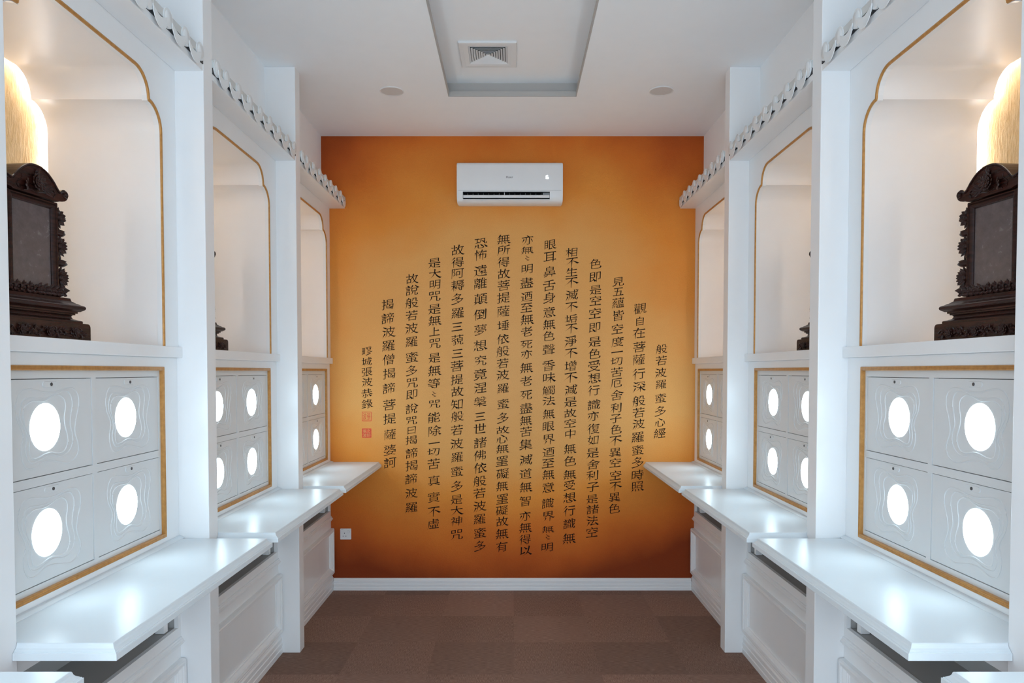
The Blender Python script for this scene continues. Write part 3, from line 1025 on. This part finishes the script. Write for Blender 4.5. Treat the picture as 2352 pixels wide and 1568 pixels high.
# ------------------------------------------------------------------ carved shrines
def make_shrine():
    root = empty('carved_shrine', (0, 0, 0))
    # base block with rounded shoulders, scroll relief on its face
    mb = MB()
    hb = 0.21
    bo = [(-hb, 0.0005), (hb, 0.0005)]
    for k in range(6):
        a = PI / 2 * k / 5
        bo.append((hb - .014 + .014 * math.cos(a), .058 + .014 * math.sin(a)))
    for k in range(6):
        a = PI / 2 + PI / 2 * k / 5
        bo.append((-hb + .014 + .014 * math.cos(a), .058 + .014 * math.sin(a)))
    mb.extrude(bo, -0.115, 0.048, lambda x, y, a: (a, x, y))
    # one running vine with curling tendrils, leaves and three flower heads
    vine = [(0.0488, -.186 + k * .372 / 90, .036 + .013 * math.sin(k * .349)) for k in range(91)]
    mb.tube(vine, .0030, 6)
    rv = random.Random(5)
    for q in range(-8, 9):
        yb = q * 0.0206
        up = 1 if q % 2 else -1
        sg = 1 if q % 3 else -1
        pts = []
        for k in range(16):
            a = -PI / 2 * up + sg * k / 15 * 1.5 * PI
            r = 0.0125 * (1 - k / 19)
            pts.append((0.0488, yb + sg * .004 + r * math.cos(a), 0.038 + up * .009 + r * math.sin(a)))
        mb.tube(pts, 0.0027, 6, taper=lambda t: 1.2 - 0.7 * t)
        for k in range(3):
            a = rv.uniform(0, 2 * PI)
            mb.petal((0.0486, yb + .006 * math.cos(a), 0.036 + up * .006), (0.22, math.cos(a), math.sin(a) * .8), rv.uniform(.012, .020), 0.0042, 0.0028)
    for yb in (-.125, 0, .125):
        for rr, cnt, ln in ((.006, 9, .016), (.002, 6, .011)):
            for k in range(cnt):
                a = 2 * PI * k / cnt + rr * 90
                mb.petal((0.0495 + (.006 - rr) * .6, yb + rr * math.cos(a), .036 + rr * math.sin(a)), (.35, math.cos(a), math.sin(a)), ln, .0052, .003)
    mb.build('base', 'wood', root, auto=45)
    # stepped plinth
    mb = MB()
    st = [(.0722, .188, .034), (.081, .188, .034), (.0835, .185, .031), (.085, .176, .022), (.090, .164, .012), (.098, .160, .009), (.103, .164, .012), (.104, .171, .017), (.109, .171, .017), (.110, .178, .022), (.116, .178, .022),
          (.1165, .184, .027), (.120, .190, .031), (.123, .1955, .0355), (.127, .199, .0385), (.131, .200, .0395), (.135, .199, .0385), (.1385, .1955, .0355), (.1405, .190, .0310), (.1412, .187, .0285), (.146, .180, .022), (.1465, .175, .018), (.153, .166, .012), (.1535, .162, .010), (.165, .158, .008)]
    mb.loft([[(-0.105 - .3 * (h - .16), -h, z), (x, -h, z), (x, h, z), (-0.105 - .3 * (h - .16), h, z)] for z, h, x in st])
    mb.build('plinth', 'wood', root, bevel=0.0012)
    # picture frame, box behind it, glass
    mb = MB()
    mb.sweep_rect(-0.112, 0.112, .1655, .5045, [(0, -0.022), (0, -0.002), (.004, .003), (.008, .003), (.010, -.001), (.014, .001), (.018, -.001), (.022, -.004), (.026, -.008), (.026, -.022)])
    fr = mb.build('frame', 'wood', root)
    mb = MB()
    mb.box(-0.0145, -0.0105, -0.0858, 0.0858, .1917, .4783)
    g_ = mb.build('glass_pane', 'glass', root)
    tag(g_, 'dusty dark glass pane')
    mb = MB()
    mb.box(-0.075, -0.0225, -0.104, 0.104, .1655, .5045)
    mb.build('back_box', 'wood', root, bevel=0.002)
    # pediment
    half = [(0, .613), (.018, .6115), (.035, .607), (.052, .598), (.068, .586), (.082, .573), (.094, .559), (.103, .549), (.111, .546), (.118, .549), (.126, .5545), (.136, .556), (.146, .552), (.152, .543), (.152, .532), (.146, .522), (.136, .515), (.122, .511), (.110, .510), (.100, .5055), (0, .5055)]
    ol = half + [(-a, b) for a, b in half[-2:0:-1]]
    mb = MB()
    plate(mb, [ol], -0.075, 0.012, PUZ, 'pediment')
    mb.build('pediment', 'wood', root, bevel=0.0015)
    ped = root.children[-1] if root.children else None
    # raised rim, scroll eyes and the flower, carved on the pediment face
    mb = MB()
    for sg in (-1, 1):
        mb.tube([(0.0125, sg * a, b - .005) for a, b in half[:9]] + [(0.0125, sg * .124, .5465)], 0.0042, 6)
        pts = []
        for k in range(18):
            a = PI * 0.9 - k / 17 * 2.6 * PI
            r = 0.0155 * (1 - k / 22)
            pts.append((0.0125, sg * (.1355 + r * math.cos(a)), .536 + r * math.sin(a)))
        mb.tube(pts, 0.0036, 6)
        mb.ball((0.0125, sg * .1355, .536), (.006, .005, .005))
        mb.tube([(0.0125, sg * (.075 + .012 * math.sin(k * .9)), .515 + k * .008) for k in range(7)], 0.0035, 6, taper=lambda t: 1 - .6 * t)
        for k in range(4):
            mb.petal((0.012, sg * .035, .532), (.25, sg * math.cos(-.7 + k * .5), math.sin(-.7 + k * .5)), .034, .0075, .004)
    for rr, cnt, ln, ph in ((.010, 11, .026, 0), (.005, 8, .020, .35), (.002, 6, .013, .1)):
        for k in range(cnt):
            a = 2 * PI * k / cnt + ph
            mb.petal((0.014 + (.010 - rr) * .8, rr * math.cos(a), .552 + rr * math.sin(a)), (.35, math.cos(a), math.sin(a)), ln, .0085, .004)
    mb.ball((0.024, 0, .552), (.006, .006, .006))
    mb.petal((0.012, 0.0, .575), (.25, .15, 1), .028, .009, .005)
    mb.tube([(0.0125, -.06, .512), (0.014, -.03, .520), (0.014, 0, .515), (0.014, .035, .522), (0.0125, .065, .516)], .0028, 6)
    mb.build('pediment_carving', 'wood', root, auto=50)
    # lotus carving down each side
    for sg in (-1, 1):
        mb = MB()
        X = -0.025
        stem = []
        for k in range(30):
            t = k / 29
            stem.append((X + .006 * math.sin(t * 9), sg * (.122 + .009 * math.sin(t * 17)), .170 + t * .325))
        mb.tube(stem, 0.0058, 7)
        mb.tube([(X, sg * (.117 + .002 * math.sin(k)), .1675 + k * .0327) for k in range(11)], 0.0045, 6)
        mb.tube([(X, sg * (.139 + .011 * math.sin(k * .7 + 1)), .30 + k * .013) for k in range(6)], 0.0042, 6)
        mb.tube([(X, sg * (.138 + .010 * math.sin(k * .8)), .20 + k * .013) for k in range(6)], 0.0042, 6)
        def flower(yy, zz, ln, a0, a1, cnt, wd):
            for lay, sc_ in ((0, 1.0), (1, .72)):
                for k in range(cnt):
                    a = a0 + (a1 - a0) * (k + .5 * lay) / (cnt - 1)
                    mb.petal((X + .004 + lay * .008, sg * (yy + .006 * math.cos(a)), zz + .006 * math.sin(a)), (.12 + .3 * lay, sg * math.cos(a), math.sin(a)), ln * sc_, wd, .0055)
            mb.ball((X + .014, sg * yy, zz), (.012, .011, .012))
        flower(.128, .455, .034, -1.3, 1.5, 5, .011)
        flower(.128, .352, .038, -1.4, 1.3, 7, .0085)
        flower(.130, .238, .040, -1.3, 1.35, 8, .0085)
        for zz, tip in ((.402, .170), (.293, .176)):
            mb.tube([(X, sg * .120, zz - .006), (X, sg * .135, zz)], .006, 6)
            mb.petal((X, sg * .128, zz), (.05, sg * 1, -.03), tip - .128, .014, .014, 8, 8)
            mb.petal((X + .008, sg * .130, zz + .004), (.1, sg * 1, .12), (tip - .128) * .7, .007, .005)
        mb.petal((X, sg * .126, .197), (.05, sg, -.02), .058, .012, .007)
        mb.petal((X, sg * .122, .205), (.1, sg, .45), .030, .009, .006)
        mb.petal((X, sg * .120, .183), (.1, sg, -.25), .036, .009, .006)
        mb.petal((X, sg * .118, .487), (.1, sg, .1), .016, .008, .006)
        mb.petal((X, sg * .124, .428), (.1, sg, -.9), .03, .008, .006)
        mb.build('side_carving', 'wood', root, auto=50)
    # leafy apron over the foot of the frame
    mb = MB()
    for q in range(-4, 5):
        yb = q * .0275
        sg = 1 if q >= 0 else -1
        # C-scroll with a curling leaf on its back
        pts = []
        for k in range(22):
            a = PI * (1.05 - k / 21 * 1.75)
            r = .0150 * (1 - k / 34)
            pts.append((0.006 + .003 * math.sin(k * .3), yb + sg * r * math.cos(a), .182 + r * .95 * math.sin(a)))
        mb.tube(pts, .0050, 7, taper=lambda t: .65 + .55 * math.sin(PI * t))
        mb.ball((0.008, yb + sg * .003, .183), (.006, .006, .006))
        for k, (dy, dz_, ln) in enumerate(((.55, 1.0, .021), (-.35, 1.0, .018), (1.0, .35, .020), (.9, -.5, .016))):
            mb.petal((0.006, yb + sg * (.004 + .003 * k), .190 - .004 * k), (.35, sg * dy, dz_), ln, .0068, .0042)
    for sg in (-1, 1):
        mb.tube([(0.006, sg * (.112 + .006 * k / 10), .1735 + .010 * math.sin(k * .35)) for k in range(10)], .0055, 7)
    mb.tube([(0.004, -.118 + k * .236 / 80, .1725 + .0022 * math.sin(k * .8)) for k in range(81)], .0058, 7)
    mb.build('apron_carving', 'wood', root, auto=50)
    return root

shr = make_shrine()
first = True
for i in (1, 2):
    for s in (-1, 1):
        o = shr if first else dup(shr)
        first = False
        o.location = (s * 1.66, BAYS[i] + 0.010, SILL1)
        o.rotation_euler = (0, 0, math.radians(-7) if s < 0 else math.radians(187))
        tag(o, 'dark carved wooden shrine with glass front in the %s niche %s' % (SIDE[s], WHERE[i]), 'shrine', 'carved shrines in the niches')

# ------------------------------------------------------------------ air conditioner
root = empty('air_conditioner', (wx(1171) * 0.9663, D, 3.036), 0, 'white split air conditioner high on the orange wall with a lit 16', 'air conditioner')
W2 = 0.404
YF = -0.200
zt = 0.300
full = [(0, 0.012), (-0.08, 0.0), (-0.13, 0.0), (-0.165, 0.007), (-0.185, 0.020), (-0.196, 0.050), (-0.1985, 0.086), (YF, 0.13), (YF, zt - .026), (-0.195, zt - .010), (-0.182, zt), (0, zt)]
cut = [(0, 0.012), (-0.08, 0.0), (-0.13, 0.0), (-0.165, 0.007), (-0.185, 0.020), (-0.186, 0.024), (-0.105, 0.038), (-0.105, 0.085), (-0.1975, 0.079), (-0.1985, 0.086), (YF, 0.13), (YF, zt - .026), (-0.195, zt - .010), (-0.182, zt), (0, zt)]
mb = MB()
AX0, AX1 = -W2 + .046, W2 - .099
yz = lambda x, y, a: (a, x, y)
def endcap(a_out, a_in):
    dirn = 1 if a_in > a_out else -1
    cyx, cyz = -0.095, 0.16
    rings = []
    for ins, k in ((0.0, .972), (0.003, .990), (0.008, 1.0)):
        rings.append([(a_out + dirn * ins, cyx + (x - cyx) * k, cyz + (y - cyz) * k) for x, y in full])
    rings.append([(a_in, x, y) for x, y in full])
    mb.loft(rings)
endcap(-W2, AX0)
endcap(W2, AX1)
mb.loft([[(AX0, x, y) for x, y in cut], [(AX1, x, y) for x, y in cut]])
mb.build('housing', 'plastic', root, auto=40)
# dark outlet throat with vertical vanes
mb = MB()
mb.box(AX0 + .001, AX1 - .001, -0.1085, -0.1052, 0.0390, 0.0840)
mb.box(AX0 + .001, AX1 - .001, -0.188, -0.1052, 0.0765, 0.0780)
mb.box(AX0 + .001, AX1 - .001, -0.160, -0.106, 0.0385, 0.0395)
tag(mb.build('outlet_throat', 'dark_plastic', root), 'black air outlet')
mb = MB()
mb.box(AX1 - .052, AX1 - .0015, -0.172, -0.109, 0.040, 0.076)
mb.build('motor_cover', 'grey_plastic', root)
for k in range(15):
    xx = AX0 + .035 + k * (AX1 - AX0 - .10) / 14
    mb = MB()
    w = .0022 if k != 7 else .004
    mb.box(xx - w / 2, xx + w / 2, -0.182 if k == 7 else -0.158, -0.110, 0.040, 0.0762)
    mb.build('vane', 'grey_plastic' if k != 7 else 'plastic', root)
mb = MB()
lv = [(-0.194, .0430), (-0.184, .0345), (-0.160, .0405), (-0.160, .0445), (-0.184, .0470), (-0.1935, .0545), (-0.197, .0500)]
mb.loft([[(AX0 + .002, x, y) for x, y in lv], [(AX1 - .002, x, y) for x, y in lv]])
mb.build('louvre', 'plastic', root, auto=40)
mb = MB()
mb.box(-W2 + .012, W2 - .012, -0.1994, -0.190, 0.0872, 0.0885)
mb.build('panel_seam', 'grey_plastic', root)
mb = MB()
mb.box(-0.26, -0.205, -0.1772, -0.172, .0135, .0143)
mb.build('tiny_print', 'grey_plastic', root)
mb = MB()
text_mesh(mb, 'Haier', lambda x, z: (x, YF - .0006, z), 0.0235, -0.001, 0.188)
mb.build('brand_lettering', 'logo', root)
mb = MB()
# seven-segment 16
def seg(x0, x1, z0, z1): mb.box(x0, x1, YF - .0010, YF - .0004, z0, z1)
cx, cz = 0.283, 0.188
hh, tk, ww = 0.0145, 0.0042, 0.0115
seg(cx - .0105, cx - .0063, cz - hh, cz - .001); seg(cx - .0105, cx - .0063, cz + .001, cz + hh - .003)
x0 = cx - .0030
seg(x0, x0 + tk, cz - hh, cz - .001); seg(x0, x0 + tk, cz + .001, cz + hh)
seg(x0 + tk, x0 + ww, cz + hh - tk, cz + hh); seg(x0 + tk, x0 + ww, cz - tk / 2, cz + tk / 2); seg(x0 + tk, x0 + ww, cz - hh, cz - hh + tk)
seg(x0 + ww, x0 + ww + tk, cz - hh, cz + .001)
tag(mb.build('display_digits', 'digits', root), 'glowing white digits 16')

# ------------------------------------------------------------------ wall socket
px, pz = wx(792), wz(1225.5)
root = empty('wall_socket', (px, D, pz - .0435), 0, 'white three-pin wall socket low on the orange wall', 'socket')
mb = MB()
plate(mb, [rrect(-.0435, .0435, 0, .087, .004)], -0.009, -0.0004, lambda x, y, a: (x, a, y))
mb.build('face_plate', 'plastic', root, bevel=0.0015)
for (a, b, w, h) in ((-.009, .050, .0022, .005), (-.020, .027, .0036, .0022), (.002, .027, .0036, .0022)):
    mb = MB(); mb.box(a - w, a + w, -0.0094, -0.0085, b - h, b + h)
    mb.build('pin_hole', 'dark_plastic', root)
mb = MB()
mb.disc((0.0215, -0.0086, 0.062), 1, 0.0105, -0.0008, 28)
mb.build('switch_gap', 'grey_plastic', root)
mb = MB()
mb.disc((0.0215, -0.0088, 0.062), 1, 0.0095, -0.0016, 28)
mb.build('switch', 'plastic', root, bevel=0.0005)
mb = MB(); mb.box(-.036, -.018, -0.0094, -0.0088, .077, .079)
mb.build('small_print', 'grey_plastic', root)

# ------------------------------------------------------------------ ceiling vent
root = empty('ceiling_vent', (-0.149, 4.582, RZ), 0, 'square white louvred air vent in the sunk ceiling tray', 'vent')
mb = MB()
mb.sweep_rect(-0.174, 0.174, -0.178, 0.178, [(0, -0.0005), (0, -0.010), (.004, -.013), (.030, -.014), (.050, -.012), (.056, -.010), (.056, -0.0005)])
for v in mb.bm.verts: v.co = Vector((v.co.y, v.co.z, v.co.x))
mb.build('frame', 'plastic', root)
mb = MB()
mb.box(-.118, .118, -.122, .122, -.0012, -.0004)
mb.build('duct_opening', 'dark_plastic', root)
NL = 8
for k in range(NL):
    a = .1165 * (1 - k / NL)
    mb = MB()
    b_ = max(a - .0105, .001)
    rings = []
    for (q, z) in ((a, -.0115), (b_, -.0040), (b_ + .0006, -.0032), (a + .0004, -.0105)):
        rings.append([(-q, -q * 1.03, z), (q, -q * 1.03, z), (q, q * 1.03, z), (-q, q * 1.03, z)])
    rings.append(rings[0])
    mb.loft(rings, cap=False)
    mb.build('louvre', 'plastic', root)

# ------------------------------------------------------------------ ceiling discs
for xx, yy, lb in ((-0.795, 4.90, 'round unlit ceiling light left of the sunk tray'), (0.981, 4.895, 'round unlit ceiling light right of the sunk tray')):
    root = empty('ceiling_light', (xx, yy, HC), 0, lb, 'ceiling light', 'round ceiling lights')
    mb = MB()
    rings = []
    for r, z in ((.0805, -.0003), (.0805, -.003), (.0785, -.0048), (.074, -.005), (.073, -.003), (.073, -.0003)):
        rings.append([(r * math.cos(2 * PI * k / 48), r * math.sin(2 * PI * k / 48), z) for k in range(48)])
    mb.loft(rings, cap=False)
    mb.build('rim', 'plastic', root, auto=40)
    mb = MB()
    mb.disc((0, 0, -0.0004), 2, 0.0728, -0.0028, 48)
    mb.build('diffuser', 'disc', root)

bpy.data.objects.remove(_to)
bpy.data.curves.remove(_tc)
